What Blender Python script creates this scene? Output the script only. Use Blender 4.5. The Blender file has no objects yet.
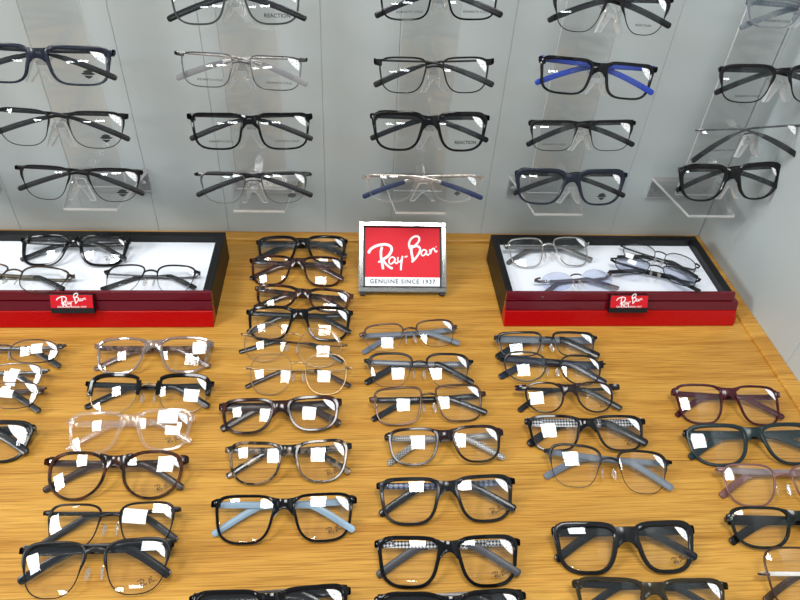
import bpy, math
import numpy as np
from mathutils import Matrix, Vector

PI = math.pi
S = bpy.context.scene
COL = S.collection

# ------------------------------------------------------------------ camera
FPX, TH, ROLL, YAW = 651.0, .71877, -.06959, .10452
_cy, _sy, _ct, _st = math.cos(YAW), math.sin(YAW), math.cos(TH), math.sin(TH)
_F = np.array([_sy*_ct, _cy*_ct, -_st]); _r = np.array([_cy, -_sy, 0.]); _d = np.cross(_F, _r)
_cr, _sr = math.cos(ROLL), math.sin(ROLL)
CR = np.array([_cr*_r + _sr*_d, -_sr*_r + _cr*_d, _F])      # rows: right, down, forward
CAM = np.array([0., -.8375, .60])
def ray(x, y): return CR.T @ np.array([(x-400)/FPX, (y-300)/FPX, 1.])
def at_z(x, y, z):
    d = ray(x, y); return CAM + d*((z-CAM[2])/d[2])
def at_y(x, y, Y):
    d = ray(x, y); return CAM + d*((Y-CAM[1])/d[1])

cam = bpy.data.cameras.new('camera'); cam.lens = FPX/800*36; cam.sensor_width = 36
cam.clip_start = .02
co = bpy.data.objects.new('camera', cam); COL.objects.link(co); S.camera = co
m = Matrix([[CR[0][i], -CR[1][i], -CR[2][i], CAM[i]] for i in range(3)] + [[0, 0, 0, 1]])
co.matrix_world = m

# ------------------------------------------------------------------ materials
_M = {}
def srgb(r, g, b):
    f = lambda c: (c/255/12.92) if c/255 <= .04045 else ((c/255+.055)/1.055)**2.4
    return (f(r), f(g), f(b), 1)
def base(name):
    mt = bpy.data.materials.new(name); mt.use_nodes = True
    nt = mt.node_tree; return mt, nt, nt.nodes, nt.links, nt.nodes['Principled BSDF']
def plain(name, rgb, rough=.4, metal=0., coat=0.):
    key = (name, rgb, rough, metal, coat)
    if key in _M: return _M[key]
    mt, nt, n, l, b = base(name)
    nz = n.new('ShaderNodeTexNoise'); nz.inputs['Scale'].default_value = 60
    mr = n.new('ShaderNodeMapRange'); mr.inputs['To Min'].default_value = max(.02, rough*.8); mr.inputs['To Max'].default_value = rough*1.2
    l.new(nz.outputs['Fac'], mr.inputs['Value']); nz.inputs['Detail'].default_value = 0; l.new(mr.outputs[0], b.inputs['Roughness'])
    b.inputs['Base Color'].default_value = srgb(*rgb); b.inputs['Specular IOR Level'].default_value = .35; b.inputs['Metallic'].default_value = metal
    b.inputs['Coat Weight'].default_value = coat
    _M[key] = mt; return mt
def thin(name, fac, tint=(1, 1, 1), rough=0.0, glossy=(1, 1, 1), fres=.6, white=0.0):
    """thin clear sheet: transparent with a sharp clear coat, optional milky share"""
    key = (name, fac, tint, rough, glossy, fres, white)
    if key in _M: return _M[key]
    mt, nt, n, l, b = base(name); n.remove(b); out = n['Material Output']
    tr = n.new('ShaderNodeBsdfTransparent'); tr.inputs[0].default_value = (*tint, 1)
    gl = n.new('ShaderNodeBsdfGlossy'); gl.inputs['Color'].default_value = (*glossy, 1); gl.inputs['Roughness'].default_value = rough
    lw = n.new('ShaderNodeLayerWeight'); lw.inputs['Blend'].default_value = .18
    ma = n.new('ShaderNodeMath'); ma.operation = 'MULTIPLY_ADD'; ma.inputs[1].default_value = fres; ma.inputs[2].default_value = fac
    l.new(lw.outputs['Fresnel'], ma.inputs[0])
    mx = n.new('ShaderNodeMixShader'); l.new(ma.outputs[0], mx.inputs[0]); l.new(tr.outputs[0], mx.inputs[1]); l.new(gl.outputs[0], mx.inputs[2])
    last = mx
    if white > 0:
        df = n.new('ShaderNodeBsdfDiffuse'); df.inputs[0].default_value = (.9, .9, .9, 1)
        m2 = n.new('ShaderNodeMixShader'); m2.inputs[0].default_value = white
        l.new(mx.outputs[0], m2.inputs[1]); l.new(df.outputs[0], m2.inputs[2]); last = m2
    l.new(last.outputs[0], out.inputs[0]); _M[key] = mt; return mt
def tortoise(name, dark, light, scale=90, lo=.42, hi=.6, rough=.15):
    key = (name, dark, light, scale)
    if key in _M: return _M[key]
    mt, nt, n, l, b = base(name)
    tc = n.new('ShaderNodeTexCoord'); nz = n.new('ShaderNodeTexNoise'); nz.inputs['Scale'].default_value = scale; nz.inputs['Detail'].default_value = 3
    cr = n.new('ShaderNodeValToRGB'); cr.color_ramp.elements[0].position = lo; cr.color_ramp.elements[1].position = hi
    cr.color_ramp.elements[0].color = srgb(*dark); cr.color_ramp.elements[1].color = srgb(*light)
    l.new(tc.outputs['Object'], nz.inputs['Vector']); l.new(nz.outputs['Fac'], cr.inputs[0]); l.new(cr.outputs[0], b.inputs['Base Color'])
    b.inputs['Roughness'].default_value = rough; _M[key] = mt; return mt
def checked(name, a, c, scale=420, rot=.78):
    key = (name, a, c, scale)
    if key in _M: return _M[key]
    mt, nt, n, l, b = base(name)
    tc = n.new('ShaderNodeTexCoord'); mp = n.new('ShaderNodeMapping'); mp.inputs['Rotation'].default_value = (0, 0, rot)
    ck = n.new('ShaderNodeTexChecker'); ck.inputs['Scale'].default_value = scale
    ck.inputs[1].default_value = srgb(*a); ck.inputs[2].default_value = srgb(*c)
    l.new(tc.outputs['Object'], mp.inputs[0]); l.new(mp.outputs[0], ck.inputs[0]); l.new(ck.outputs[0], b.inputs['Base Color'])
    b.inputs['Roughness'].default_value = .3; _M[key] = mt; return mt
def wood():
    mt, nt, n, l, b = base('oak_veneer')
    tc = n.new('ShaderNodeTexCoord')
    def noise(sc, vec, detail=4, dist=0.):
        mp = n.new('ShaderNodeMapping'); mp.inputs['Scale'].default_value = vec; mp.inputs['Rotation'].default_value = (0, 0, math.radians(.6))
        l.new(tc.outputs['Object'], mp.inputs[0])
        z = n.new('ShaderNodeTexNoise'); z.inputs['Scale'].default_value = sc; z.inputs['Detail'].default_value = detail; z.inputs['Distortion'].default_value = dist
        l.new(mp.outputs[0], z.inputs['Vector']); return z
    broad = noise(4, (.6, 6, 1), 4, .9)
    fine = noise(30, (.5, 26, 1), 6, .3)
    pore = noise(60, (.35, 13, 1), 3)
    r1 = n.new('ShaderNodeValToRGB'); e = r1.color_ramp.elements
    e[0].position = .30; e[0].color = srgb(174, 124, 50); e[1].position = .68; e[1].color = srgb(198, 151, 70)
    l.new(broad.outputs['Fac'], r1.inputs[0])
    r2 = n.new('ShaderNodeValToRGB'); e = r2.color_ramp.elements
    e[0].position = .36; e[0].color = (.60, .50, .36, 1); e[1].position = .56; e[1].color = (1.08, 1.06, 1.02, 1)
    l.new(fine.outputs['Fac'], r2.inputs[0])
    mu = n.new('ShaderNodeMixRGB'); mu.blend_type = 'MULTIPLY'; mu.inputs[0].default_value = .74
    l.new(r1.outputs[0], mu.inputs[1]); l.new(r2.outputs[0], mu.inputs[2])
    r3 = n.new('ShaderNodeValToRGB'); e = r3.color_ramp.elements
    e[0].position = .30; e[0].color = (.55, .45, .32, 1); e[1].position = .42; e[1].color = (1, 1, 1, 1)
    l.new(pore.outputs['Fac'], r3.inputs[0])
    m2 = n.new('ShaderNodeMixRGB'); m2.blend_type = 'MULTIPLY'; m2.inputs[0].default_value = .5
    l.new(mu.outputs[0], m2.inputs[1]); l.new(r3.outputs[0], m2.inputs[2])
    # a few long darker growth figures
    wv = n.new('ShaderNodeTexWave'); wv.wave_type = 'BANDS'; wv.bands_direction = 'Y'; wv.inputs['Scale'].default_value = 2.6
    wv.inputs['Distortion'].default_value = 7; wv.inputs['Detail'].default_value = 2; wv.inputs['Detail Scale'].default_value = .7
    mp = n.new('ShaderNodeMapping'); mp.inputs['Scale'].default_value = (.35, 1.6, 1); l.new(tc.outputs['Object'], mp.inputs[0]); l.new(mp.outputs[0], wv.inputs['Vector'])
    r4 = n.new('ShaderNodeValToRGB'); e = r4.color_ramp.elements
    e[0].position = .0; e[0].color = (.74, .64, .5, 1); e[1].position = .10; e[1].color = (1, 1, 1, 1)
    l.new(wv.outputs['Fac'], r4.inputs[0])
    m3 = n.new('ShaderNodeMixRGB'); m3.blend_type = 'MULTIPLY'; m3.inputs[0].default_value = .55
    l.new(m2.outputs[0], m3.inputs[1]); l.new(r4.outputs[0], m3.inputs[2])
    l.new(m3.outputs[0], b.inputs['Base Color'])
    b.inputs['Roughness'].default_value = .34; b.inputs['Specular IOR Level'].default_value = .35
    return mt
def panel_mat(name, rgb, rough):
    mt, nt, n, l, b = base(name)
    nz = n.new('ShaderNodeTexNoise'); nz.inputs['Scale'].default_value = 3
    cr = n.new('ShaderNodeValToRGB'); c = srgb(*rgb)
    cr.color_ramp.elements[0].color = tuple(x*.96 for x in c[:3]) + (1,); cr.color_ramp.elements[1].color = tuple(min(1, x*1.04) for x in c[:3]) + (1,)
    tc = n.new('ShaderNodeTexCoord'); l.new(tc.outputs['Object'], nz.inputs['Vector'])
    l.new(nz.outputs['Fac'], cr.inputs[0]); l.new(cr.outputs[0], b.inputs['Base Color']); b.inputs['Roughness'].default_value = rough
    return mt
def sticker_mat():
    mt, nt, n, l, b = base('sticker_paper')
    tc = n.new('ShaderNodeTexCoord'); nz = n.new('ShaderNodeTexNoise'); nz.inputs['Scale'].default_value = 700; nz.inputs['Detail'].default_value = 1
    cr = n.new('ShaderNodeValToRGB'); cr.color_ramp.elements[0].position = .36; cr.color_ramp.elements[1].position = .46
    cr.color_ramp.elements[0].color = srgb(150, 156, 170); cr.color_ramp.elements[1].color = srgb(244, 246, 248)
    l.new(tc.outputs['Object'], nz.inputs['Vector']); l.new(nz.outputs['Fac'], cr.inputs[0]); l.new(cr.outputs[0], b.inputs['Base Color'])
    b.inputs['Roughness'].default_value = .45; return mt

WOOD = wood()
WALLM = panel_mat('grey_wall_laminate', (182, 192, 194), .5)
GROOVE = plain('groove_backing', (176, 182, 182), .7)  # backing board seen in the joints, slightly darker grey than the boards
LENS = thin('demo_lens', .024, (1, 1, 1), 0.0, (.92, .97, 1), .22)
LENSBLUE = thin('lilac_demo_lens', .05, (.88, .90, .97), 0.0, (.93, .95, 1), .55)
LEDGE = thin('lens_edge', .10, (.90, .91, .92), .2, (1, 1, 1), .4, .12)
ACR = thin('clear_acrylic', .03, (.965, .962, .96), .03, (1, 1, 1), .6)
ACRE = thin('acrylic_polished_edge', .22, (.93, .93, .93), .12, (1, 1, 1), .6, .45)
ACRN = thin('clear_acrylic_nose', .07, (.97, .97, .97), .06, (1, 1, 1), .8, .02)
STICK = sticker_mat()
SILVER = plain('silver_metal', (205, 205, 205), .2, 1.)
GOLD = plain('gold_metal', (126, 104, 76), .3, .7)
PADM = thin('silicone_pad', .10, (.88, .86, .82), .15, (1, 1, 1), .5, .09)
BLACKP = plain('print_ink', (40, 40, 42), .5)
GREYP = plain('grey_print_ink', (62, 63, 66), .5)

# ------------------------------------------------------------------ mesh helpers
class MB:
    def __init__(s): s.v = []; s.f = []; s.mi = []
    def quadbox(s, x0, x1, y0, y1, z0, z1, mi=0):
        b = len(s.v)
        s.v += [(x, y, z) for z in (z0, z1) for y in (y0, y1) for x in (x0, x1)]
        for q in ((0, 2, 3, 1), (4, 5, 7, 6), (0, 1, 5, 4), (2, 6, 7, 3), (0, 4, 6, 2), (1, 3, 7, 5)):
            s.f.append(tuple(b+i for i in q)); s.mi.append(mi)
    def prism(s, pts, a, b_, axis='z', mi=0, side=None):
        """polygon pts (2d) pushed along an axis"""
        n = len(pts); b = len(s.v)
        for h in (a, b_):
            for (p, q) in pts:
                s.v.append({'z': (p, q, h), 'y': (p, h, q), 'x': (h, p, q)}[axis])
        s.f.append(tuple(b+i for i in reversed(range(n)))); s.mi.append(mi)
        s.f.append(tuple(b+n+i for i in range(n))); s.mi.append(mi)
        for i in range(n):
            j = (i+1) % n; s.f.append((b+i, b+j, b+n+j, b+n+i)); s.mi.append(mi if side is None else side)
    def sweep(s, P, U, Wd, hu, hw, closed=False, k=8, e=.55, mi=0):
        """section (superellipse) along P; U in-plane dirs, Wd thickness dirs"""
        n = len(P); b = len(s.v)
        sec = []
        for i in range(k):
            t = 2*PI*(i+.5)/k; c, q = math.cos(t), math.sin(t)
            sec.append((math.copysign(abs(c)**e, c), math.copysign(abs(q)**e, q)))
        for i in range(n):
            p = np.array(P[i], float); u = np.array(U[i], float); w = np.array(Wd[i], float)
            for (c, q) in sec: s.v.append(tuple(p + u*hu[i]*c + w*hw[i]*q))
        for i in range(n if closed else n-1):
            j = (i+1) % n
            for a in range(k):
                c = (a+1) % k
                s.f.append((b+i*k+a, b+i*k+c, b+j*k+c, b+j*k+a)); s.mi.append(mi)
        if not closed:
            s.f.append(tuple(b+a for a in reversed(range(k)))); s.mi.append(mi)
            s.f.append(tuple(b+(n-1)*k+a for a in range(k))); s.mi.append(mi)
    def tube(s, P, r, k=6, mi=0):
        P = [np.array(p, float) for p in P]; U = []; W = []
        up = np.array([0, 0, 1.])
        for i in range(len(P)):
            t = P[min(i+1, len(P)-1)] - P[max(i-1, 0)]; t /= np.linalg.norm(t)+1e-12
            a = up if abs(t @ up) < .9 else np.array([0, 1., 0])
            u = np.cross(t, a); u /= np.linalg.norm(u); U.append(u); W.append(np.cross(t, u))
        s.sweep(P, U, W, [r]*len(P), [r]*len(P), k=k, e=1., mi=mi)
    def mesh(s, name, mats, smooth=True):
        me = bpy.data.meshes.new(name); me.from_pydata([tuple(map(float, v)) for v in s.v], [], s.f)
        for mt in (mats if isinstance(mats, (list, tuple)) else [mats]): me.materials.append(mt)
        me.polygons.foreach_set('material_index', s.mi)
        me.validate(); me.update()
        if smooth:
            me.shade_smooth()
            try: me.set_sharp_from_angle(angle=math.radians(38))
            except Exception: pass
        return me
    def build(s, name, mats, parent=None, smooth=True):
        o = bpy.data.objects.new(name, s.mesh(name, mats, smooth)); COL.objects.link(o)
        if parent: o.parent = parent
        return o
def tag(o, label=None, cat=None, group=None, kind=None):
    if label: o['label'] = label
    if cat: o['category'] = cat
    if group: o['group'] = group
    if kind: o['kind'] = kind
    return o
def empty(name, mat=None):
    o = bpy.data.objects.new(name, None); COL.objects.link(o); o.empty_display_size = .02
    if mat is not None: o.matrix_world = mat
    return o
def bevel(o, w=.002, seg=3):
    md = o.modifiers.new('bevel', 'BEVEL'); md.width = w; md.segments = seg; md.limit_method = 'ANGLE'; md.angle_limit = math.radians(40); return o

# ------------------------------------------------------------------ lettering
def smooth_line(pts, n=5):
    P = [np.array(p, float) for p in pts]
    if len(P) < 3: return P
    P = [2*P[0]-P[1]] + P + [2*P[-1]-P[-2]]; out = []
    for i in range(1, len(P)-2):
        for k in range(n):
            t = k/n; a, b, c, d = P[i-1], P[i], P[i+1], P[i+2]
            out.append(.5*((2*b)+(-a+c)*t+(2*a-5*b+4*c-d)*t*t+(-a+3*b-3*c+d)*t**3))
    out.append(P[-2]); return out
SCRIPT = [  # strokes of the handwritten sign, (points, width) in a 350 x 180 frame, y down
    ([(146, 220), (160, 198), (190, 181), (228, 174), (256, 183), (262, 204), (246, 232), (218, 251)], 13),
    ([(214, 186), (209, 215), (211, 250), (217, 280), (220, 300)], 12),
    ([(218, 251), (233, 272), (252, 289), (268, 296)], 11), ([(196, 266), (212, 254), (222, 248)], 8),
    ([(279, 243), (264, 238), (251, 250), (251, 268), (263, 272), (275, 258), (280, 243)], 7), ([(280, 243), (279, 262), (287, 270), (294, 262)], 7),
    ([(294, 238), (293, 256), (301, 262), (312, 250), (317, 234)], 7), ([(317, 232), (312, 262), (309, 285), (309, 304)], 9),
    ([(328, 238), (341, 232)], 9),
    ([(364, 176), (361, 205), (366, 235), (370, 256)], 12),
    ([(354, 196), (350, 168), (362, 143), (383, 131), (400, 137), (398, 158), (380, 178), (366, 188)], 10),
    ([(366, 188), (388, 181), (404, 190), (402, 212), (386, 238), (370, 256), (362, 262)], 10),
    ([(437, 203), (424, 199), (413, 209), (412, 224), (422, 229), (433, 217), (438, 203)], 7), ([(438, 203), (437, 218), (444, 226), (452, 219)], 7),
    ([(455, 196), (456, 210), (459, 221)], 8), ([(458, 214), (466, 196), (476, 192), (480, 204), (486, 209), (492, 203)], 7),
    ([(485, 182), (488, 185)], 6)]
def script_mb(width, th, res=5):
    mb = MB(); s = width/350.
    for k, (pts, w) in enumerate(SCRIPT):
        L = smooth_line(pts, res); b = len(mb.v); n = len(L); lay = th*(1+.02*k)
        for i in range(n):
            t = L[min(i+1, n-1)]-L[max(i-1, 0)]; t = t/(np.linalg.norm(t)+1e-9); nr = np.array([-t[1], t[0]])
            hw = w/2*(.75 if i in (0, n-1) else 1.)
            for sg in (-1, 1):
                q = L[i]+nr*hw*sg
                for z in (0, lay): mb.v.append(((q[0]-320)*s, -(q[1]-218)*s, z))
        for i in range(n-1):
            a = b+4*i; c = a+4
            for f in ((a+1, a+3, c+3, c+1), (a, c, c+2, a+2), (a, a+1, c+1, c), (a+2, c+2, c+3, a+3)): mb.f.append(f); mb.mi.append(0)
        for a in (b, b+4*(n-1)): mb.f.append((a, a+2, a+3, a+1)); mb.mi.append(0)
    return mb
def text_mesh(txt, size, mat, th=.00008, spacing=1., bold=0.):
    cu = bpy.data.curves.new('text', 'FONT'); cu.body = txt; cu.size = size; cu.align_x = 'CENTER'; cu.align_y = 'CENTER'
    cu.extrude = th; cu.space_character = spacing; cu.resolution_u = 2; cu.offset = bold
    o = bpy.data.objects.new('tmp', cu); COL.objects.link(o)
    dg = bpy.context.evaluated_depsgraph_get(); me = bpy.data.meshes.new_from_object(o.evaluated_get(dg))
    bpy.data.objects.remove(o); bpy.data.curves.remove(cu); me.materials.clear(); me.materials.append(mat); me.name = 'lettering'
    return me
_pm = {}
def print_mesh(kind, mat):
    key = (kind, mat.name)
    if key in _pm: return _pm[key]
    if kind == 'script': me = script_mb(.0165, .0001, 3).mesh('lettering', mat, False)
    elif kind == 'shield':
        mb = MB()
        mb.prism([(.007*math.cos(t), .0014*math.sin(t)+.0002) for t in np.linspace(0, 2*PI, 16, endpoint=False)] , 0, .0001)
        mb.prism([(-.0048, .0028), (0, .0046), (.0048, .0028), (.0042, .0014), (-.0042, .0014)], 0, .00012)
        mb.prism([(-.0048, -.0018), (-.0030, -.0036), (0, -.0052), (.0030, -.0036), (.0048, -.0018)], 0, .00012)
        me = mb.mesh('lettering', mat, False)
    elif kind == 'diamond':
        mb = MB(); mb.prism([(-.005, 0), (0, -.0032), (.005, 0), (0, .0032)], 0, .0001); me = mb.mesh('lettering', mat, False)
    elif kind == 'oval':
        mb = MB(); mb.prism([(.0055*math.cos(t), .003*math.sin(t)) for t in np.linspace(0, 2*PI, 16, endpoint=False)], 0, .0001); me = mb.mesh('lettering', mat, False)
    elif kind == 'reaction':
        me = text_mesh('REACTION', .0056, mat, bold=.0001)
    else:
        me = text_mesh(kind, .0033, mat, spacing=1.2, bold=.00005)
    _pm[key] = me; return me

# ------------------------------------------------------------------ eyeglasses
SHAPES = {  # exponent above / below the middle, inner taper, outer taper, outer lift
    'rect': (6.0, 3.8, .25, .12, .00), 'square': (5.2, 3.2, .34, .15, .03), 'soft': (4.2, 2.8, .31, .17, .04), 'round': (2.15, 2.1, .04, .04, 0.),
    'panto': (2.9, 2.2, .20, .20, .03), 'cat': (4.0, 2.7, .22, .24, .16), 'brow': (4.6, 2.9, .26, .22, .03), 'aviator': (5.0, 2.9, .42, .22, -.02),
    'oval': (2.6, 2.5, .10, .10, .0), 'geo': (3.1, 2.6, .14, .14, .0)}
def outline(shape, a, b, side, N=52):
    """lens outline, counter-clockwise; side=+1 right lens (outer = +x)"""
    nt_, nb_, ti, to, lift = SHAPES[shape]
    P = []
    for i in range(240):
        t = 2*PI*i/240; c, s_ = math.cos(t), math.sin(t); n = nt_ if s_ > 0 else nb_
        x = a*math.copysign(abs(c)**(2/n), c); y = b*math.copysign(abs(s_)**(2/n), s_); v = y/b
        tp = to if x > 0 else ti
        x *= 1-tp*(1-v)/2
        if x > 0: y += b*lift*(x/a)*max(0, v)
        if v < 0 : y *= 1+.05*(1-abs(x/a)**2)
        else: y += b*.075*(1-(x/a-.1)**2)*v*(0 if shape == 'rect' else 1)
        P.append((x, y))
    P = np.array(P); d = np.linalg.norm(np.roll(P, -1, 0)-P, axis=1); cum = np.concatenate([[0], np.cumsum(d)])
    Q = np.vstack([P, P[:1]]); t = np.linspace(0, cum[-1], N, endpoint=False)
    R = np.stack([np.interp(t, cum, Q[:, 0]), np.interp(t, cum, Q[:, 1])], 1)
    T = np.roll(R, -1, 0)-np.roll(R, 1, 0); T /= np.linalg.norm(T, axis=1)[:, None]
    Nn = np.stack([T[:, 1], -T[:, 0]], 1)
    if side < 0:
        R = R[::-1]*[-1, 1]; Nn = Nn[::-1]*[-1, 1]
    return R, Nn
def make_glasses(W, b, st):
    """returns list of (part name, mesh builder, materials, parent index, label); local: x across, y up the front, z out of the front"""
    g, e, shape, kind = st['g'], st['e'], st['shape'], st['kind']
    a = W*(1-g-2*e)/4; cx = W*g/2+a
    rt, rb, rd = {'acetate': (.0036, .0026, .0036), 'thick': (.0060, .0036, .0044), 'metal': (.0011, .0009, .0018), 'wire': (.0008, .0007, .0012),
                  'half': (.0018, .0003, .0020), 'bar': (.0042, .0006, .0026), 'club': (.0010, .0008, .0014), 'rimless': (0, 0, 0)}[kind]
    rt = st.get('rt', rt); rb = st.get('rb', rb)
    Rl, Rw = .105, .34
    def zs(x, y, sd):
        dx = x-sd*cx; return -cx*cx/(2*Rw) - sd*cx/Rw*dx*.9 - (dx*dx+y*y)/(2*Rl)
    yh = st['k']*b
    parts = []
    fr = MB(); wing = MB(); fm = st['mat']
    for sd in (-1, 1):
        R, Nn = outline(shape, a, b, sd)
        X = R[:, 0]+sd*cx; Y = R[:, 1]
        if kind != 'rimless':
            P = []; U = []; Wd = []; hu = []; hw = []
            for i in range(len(R)):
                v = max(-1, min(1, Y[i]/b)); s_ = 1/(1+math.exp(-(v-.15)*9)) if kind in ('half', 'bar') else (v+1)/2
                rw = rb+(rt-rb)*s_; dd = rd*(.35+.65*s_) if kind in ('half', 'bar') else rd
                if kind in ('acetate', 'thick', 'bar', 'half'): rw *= 1+.32*math.exp(-(((R[i][0]*sd)/a-.92)**2+(Y[i]/b-.85)**2)/.10)
                P.append((X[i]+Nn[i][0]*rw/2, Y[i]+Nn[i][1]*rw/2, zs(X[i], Y[i], sd))); U.append((Nn[i][0], Nn[i][1], 0)); Wd.append((0, 0, 1))
                hu.append(rw/2+.0002); hw.append(dd/2)
            fr.sweep(P, U, Wd, hu, hw, closed=True)
        if kind == 'club':     # thick brow piece over the thin rim
            P = []; U = []; Wd = []; hu = []; hw = []
            idx = [i for i in range(len(R)) if Y[i] > -.02*b]
            idx.sort(key=lambda i: -R[i][0]*sd)
            for q, i in enumerate(idx):
                w = .0058*(1-.35*q/len(idx)); P.append((X[i]+Nn[i][0]*w*.35, Y[i]+Nn[i][1]*w*.35, zs(X[i], Y[i], sd)+.0004)); U.append((Nn[i][0], Nn[i][1], 0)); Wd.append((0, 0, 1)); hu.append(w/2); hw.append(.0022)
            wing.sweep(P, U, Wd, hu, hw)
        # endpiece
        xo = cx+a*.90; zo = zs(sd*xo, yh, sd); hh = {'acetate': .0038, 'thick': .0048, 'club': .0034, 'bar': .0030, 'half': .0022}.get(kind, .0013)
        hh = st.get('eh', hh); th = .0018 if kind in ('acetate', 'thick', 'club') else .0009
        up = .0022 if kind in ('acetate', 'thick') else (.0010 if kind in ('bar', 'half') else 0)
        up = min(up, b+rt*.55-hh*1.1-yh)
        P = [(sd*(xo), yh+up, zo), (sd*(cx+a+.0008), yh+up, zs(sd*(cx+a), yh, sd)), (sd*(W/2-.001), yh+up*.8, zs(sd*(cx+a), yh, sd)-.0012), (sd*(W/2), yh+up*.4, -.0075), (sd*(W/2-.0008), yh, -.0125)]
        tgt = wing if kind == 'club' else fr
        tgt.sweep(P, [(0, 1, 0)]*5, [(0, 0, 1)]*2+[(sd*.6, 0, .8)]+[(sd, 0, 0)]*2, [hh*1.1, hh*1.1, hh*.95, hh*.85, hh*.7], [th]*5)
    # bridge
    xb = W*g/2
    if kind in ('acetate', 'thick'):
        bh = {'acetate': .0040, 'thick': .0055}[kind]; P = []; hu = []; ext = min(.30*a, .0075)
        for x in [-(xb+ext), -(xb+ext*.6), -(xb+ext*.25), -(xb+.0012)] + list(np.linspace(-xb*.8, xb*.8, 9)) + [xb+.0012, xb+ext*.25, xb+ext*.6, xb+ext]:
            t = min(1, abs(x)/xb); f = t**2.5; o = max(0, (abs(x)-xb-.0012)/ext)
            top = b*(.91+.06*f)+rt*(.55+.25*o)+o*b*.03; bot = b*.86-bh*1.9-f*b*.40
            if o > 0: bot = min(top-.0008, b*(.72+.22*min(1, o*1.2))+rt*.1*o)
            P.append((x, (top+bot)/2, zs(math.copysign(max(abs(x), xb), x or 1), b*.8, 1 if x >= 0 else -1)*(.35+.65*f))); hu.append((top-bot)/2)
        n = len(P); fr.sweep(P, [(0, 1, 0)]*n, [(0, 0, 1)]*n, hu, [rd/2*.95]*n, e=.7)
    elif kind == 'club' or kind in ('metal', 'wire', 'half', 'bar', 'rimless'):
        yb = b*(.50 if kind != 'bar' else .72); n = 9; P = []; hb = {'wire': .0008, 'rimless': .0009, 'club': .0013, 'bar': .0022}.get(kind, .0013)
        for i in range(n):
            t = -1+2*i/(n-1); P.append((t*(xb+.0012), yb+b*.10*(1-t*t), zs(xb, yb, 1)*(.55+.45*t*t)+.0005))
        fr.sweep(P, [(0, 1, 0)]*n, [(0, 0, 1)]*n, [hb]*n, [.0009]*n)
    parts.append(('frame', fr, fm, None, None))
    if kind == 'club': parts.append(('brow_bar', wing, st.get('brow', fm), None, 'black brow piece across the tops of the metal rims'))
    # lenses
    for sd in (-1, 1):
        R, Nn = outline(shape, a, b, sd); L = MB(); N = len(R); rings = 6
        rr = R + Nn*(.0003 if kind != 'rimless' else 0)
        for zo in (.0006, -.0006):
            for k in range(1, rings+1):
                for i in range(N):
                    x, y = rr[i]*k/rings; L.v.append((x+sd*cx, y, zs(x+sd*cx, y, sd)+zo))
            L.v.append((sd*cx, 0, zs(sd*cx, 0, sd)+zo))
        M0 = rings*N+1
        for s_ in (0, 1):
            o = s_*M0
            for k in range(rings-1):
                for i in range(N):
                    j = (i+1) % N; q = (o+k*N+i, o+(k+1)*N+i, o+(k+1)*N+j, o+k*N+j)
                    L.f.append(q if s_ == 0 else q[::-1]); L.mi.append(0)
            for i in range(N):
                j = (i+1) % N; q = (o+M0-1, o+i, o+j); L.f.append(q if s_ == 0 else q[::-1]); L.mi.append(0)
        for i in range(N):
            j = (i+1) % N; k = (rings-1)*N; L.f.append((k+i, M0+k+i, M0+k+j, k+j)); L.mi.append(1)
        parts.append(('lens', L, [st.get('lens', LENS), LEDGE], None, None))
    # nose pads on arms
    if kind not in ('acetate', 'thick'):
        for sd in (-1, 1):
            pad = MB(); x0 = sd*(xb+.0002); y0 = -.02*b; zc = zs(xb, 0, 1)
            pad.tube([(x0, y0+.003, zc-.0005), (x0-sd*.001, y0+.002, zc-.004), (x0-sd*.0022, y0, zc-.005), (x0-sd*.0022, y0-.003, zc-.0045)], .00045, mi=1)
            P = [(x0-sd*(.0026-.0012*t), y0+.002-.011*t, zc-.0042+.001*t) for t in np.linspace(0, 1, 6)]
            pad.sweep(P, [(sd*.7, 0, .7)]*6, [(-sd*.7, 0, .7)]*6, [.0012, .0022, .0027, .0027, .0022, .0012], [.0007]*6, mi=0)
            parts.append(('nose_pad', pad, [PADM, st.get('metal', SILVER)], None, None))
    # temples, folded: the left one lies nearer to the front
    tk = st['temple']; hh0, hh1, thk = {'wide': (.0052, .0039, .0015), 'acetate': (.0034, .0032, .0014), 'slim': (.0020, .0028, .0012), 'metal': (.0013, .0030, .0010), 'wire': (.0007, .0022, .0010)}[tk]
    bs = st.get('bend', .66); drop = st.get('drop', .023 if st['k'] > .5 else .019); tl = st.get('tlen', .975 if bs > .6 else .99)
    for sd in (-1, 1):
        T = MB(); z0 = -.0125 if sd < 0 else -.0168; P = []; U = []; Wd = []; hu = []; hw = []; n = 26; TS = list(np.linspace(0, 1, 24))+[1.009, 1.014]
        x_start, x_end = sd*(W/2-.0015), -sd*(W/2*(2*tl-1)+.0005)
        for i in range(n):
            t = TS[i]; x = x_start+(x_end-x_start)*t; q = max(0, (t-bs)/(1-bs))
            y = yh - .0035*t*(1 if tk != 'wide' else .5) - drop*(q**(1.5 if bs < .6 else 1.15))
            z = z0 - .0015*math.sin(PI*min(1, t*1.4)) + .0065*q**1.5 + (.0015 if sd > 0 and t > .5 else 0)*0
            if t < .04: z = -.0105
            P.append((x, y, z))
            h = hh0+(hh1-hh0)*t if t < .62 else hh0+(hh1-hh0)*.62+(hh1*1.06-(hh0+(hh1-hh0)*.62))*min(1, (t-.62)/.2)
            if tk in ('metal', 'wire', 'slim') and t < .58: h = hh0
            if i == n-1: h *= .45
            if i == n-2: h *= .82
            hu.append(h); hw.append(thk)
        for i in range(n):
            t = np.array(P[min(i+1, n-1)])-np.array(P[max(i-1, 0)]); t[2] = 0; t /= np.linalg.norm(t); U.append((-t[1], t[0], 0)); Wd.append((0, 0, 1))
        cut = 15
        tmat = st['tmat']
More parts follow.
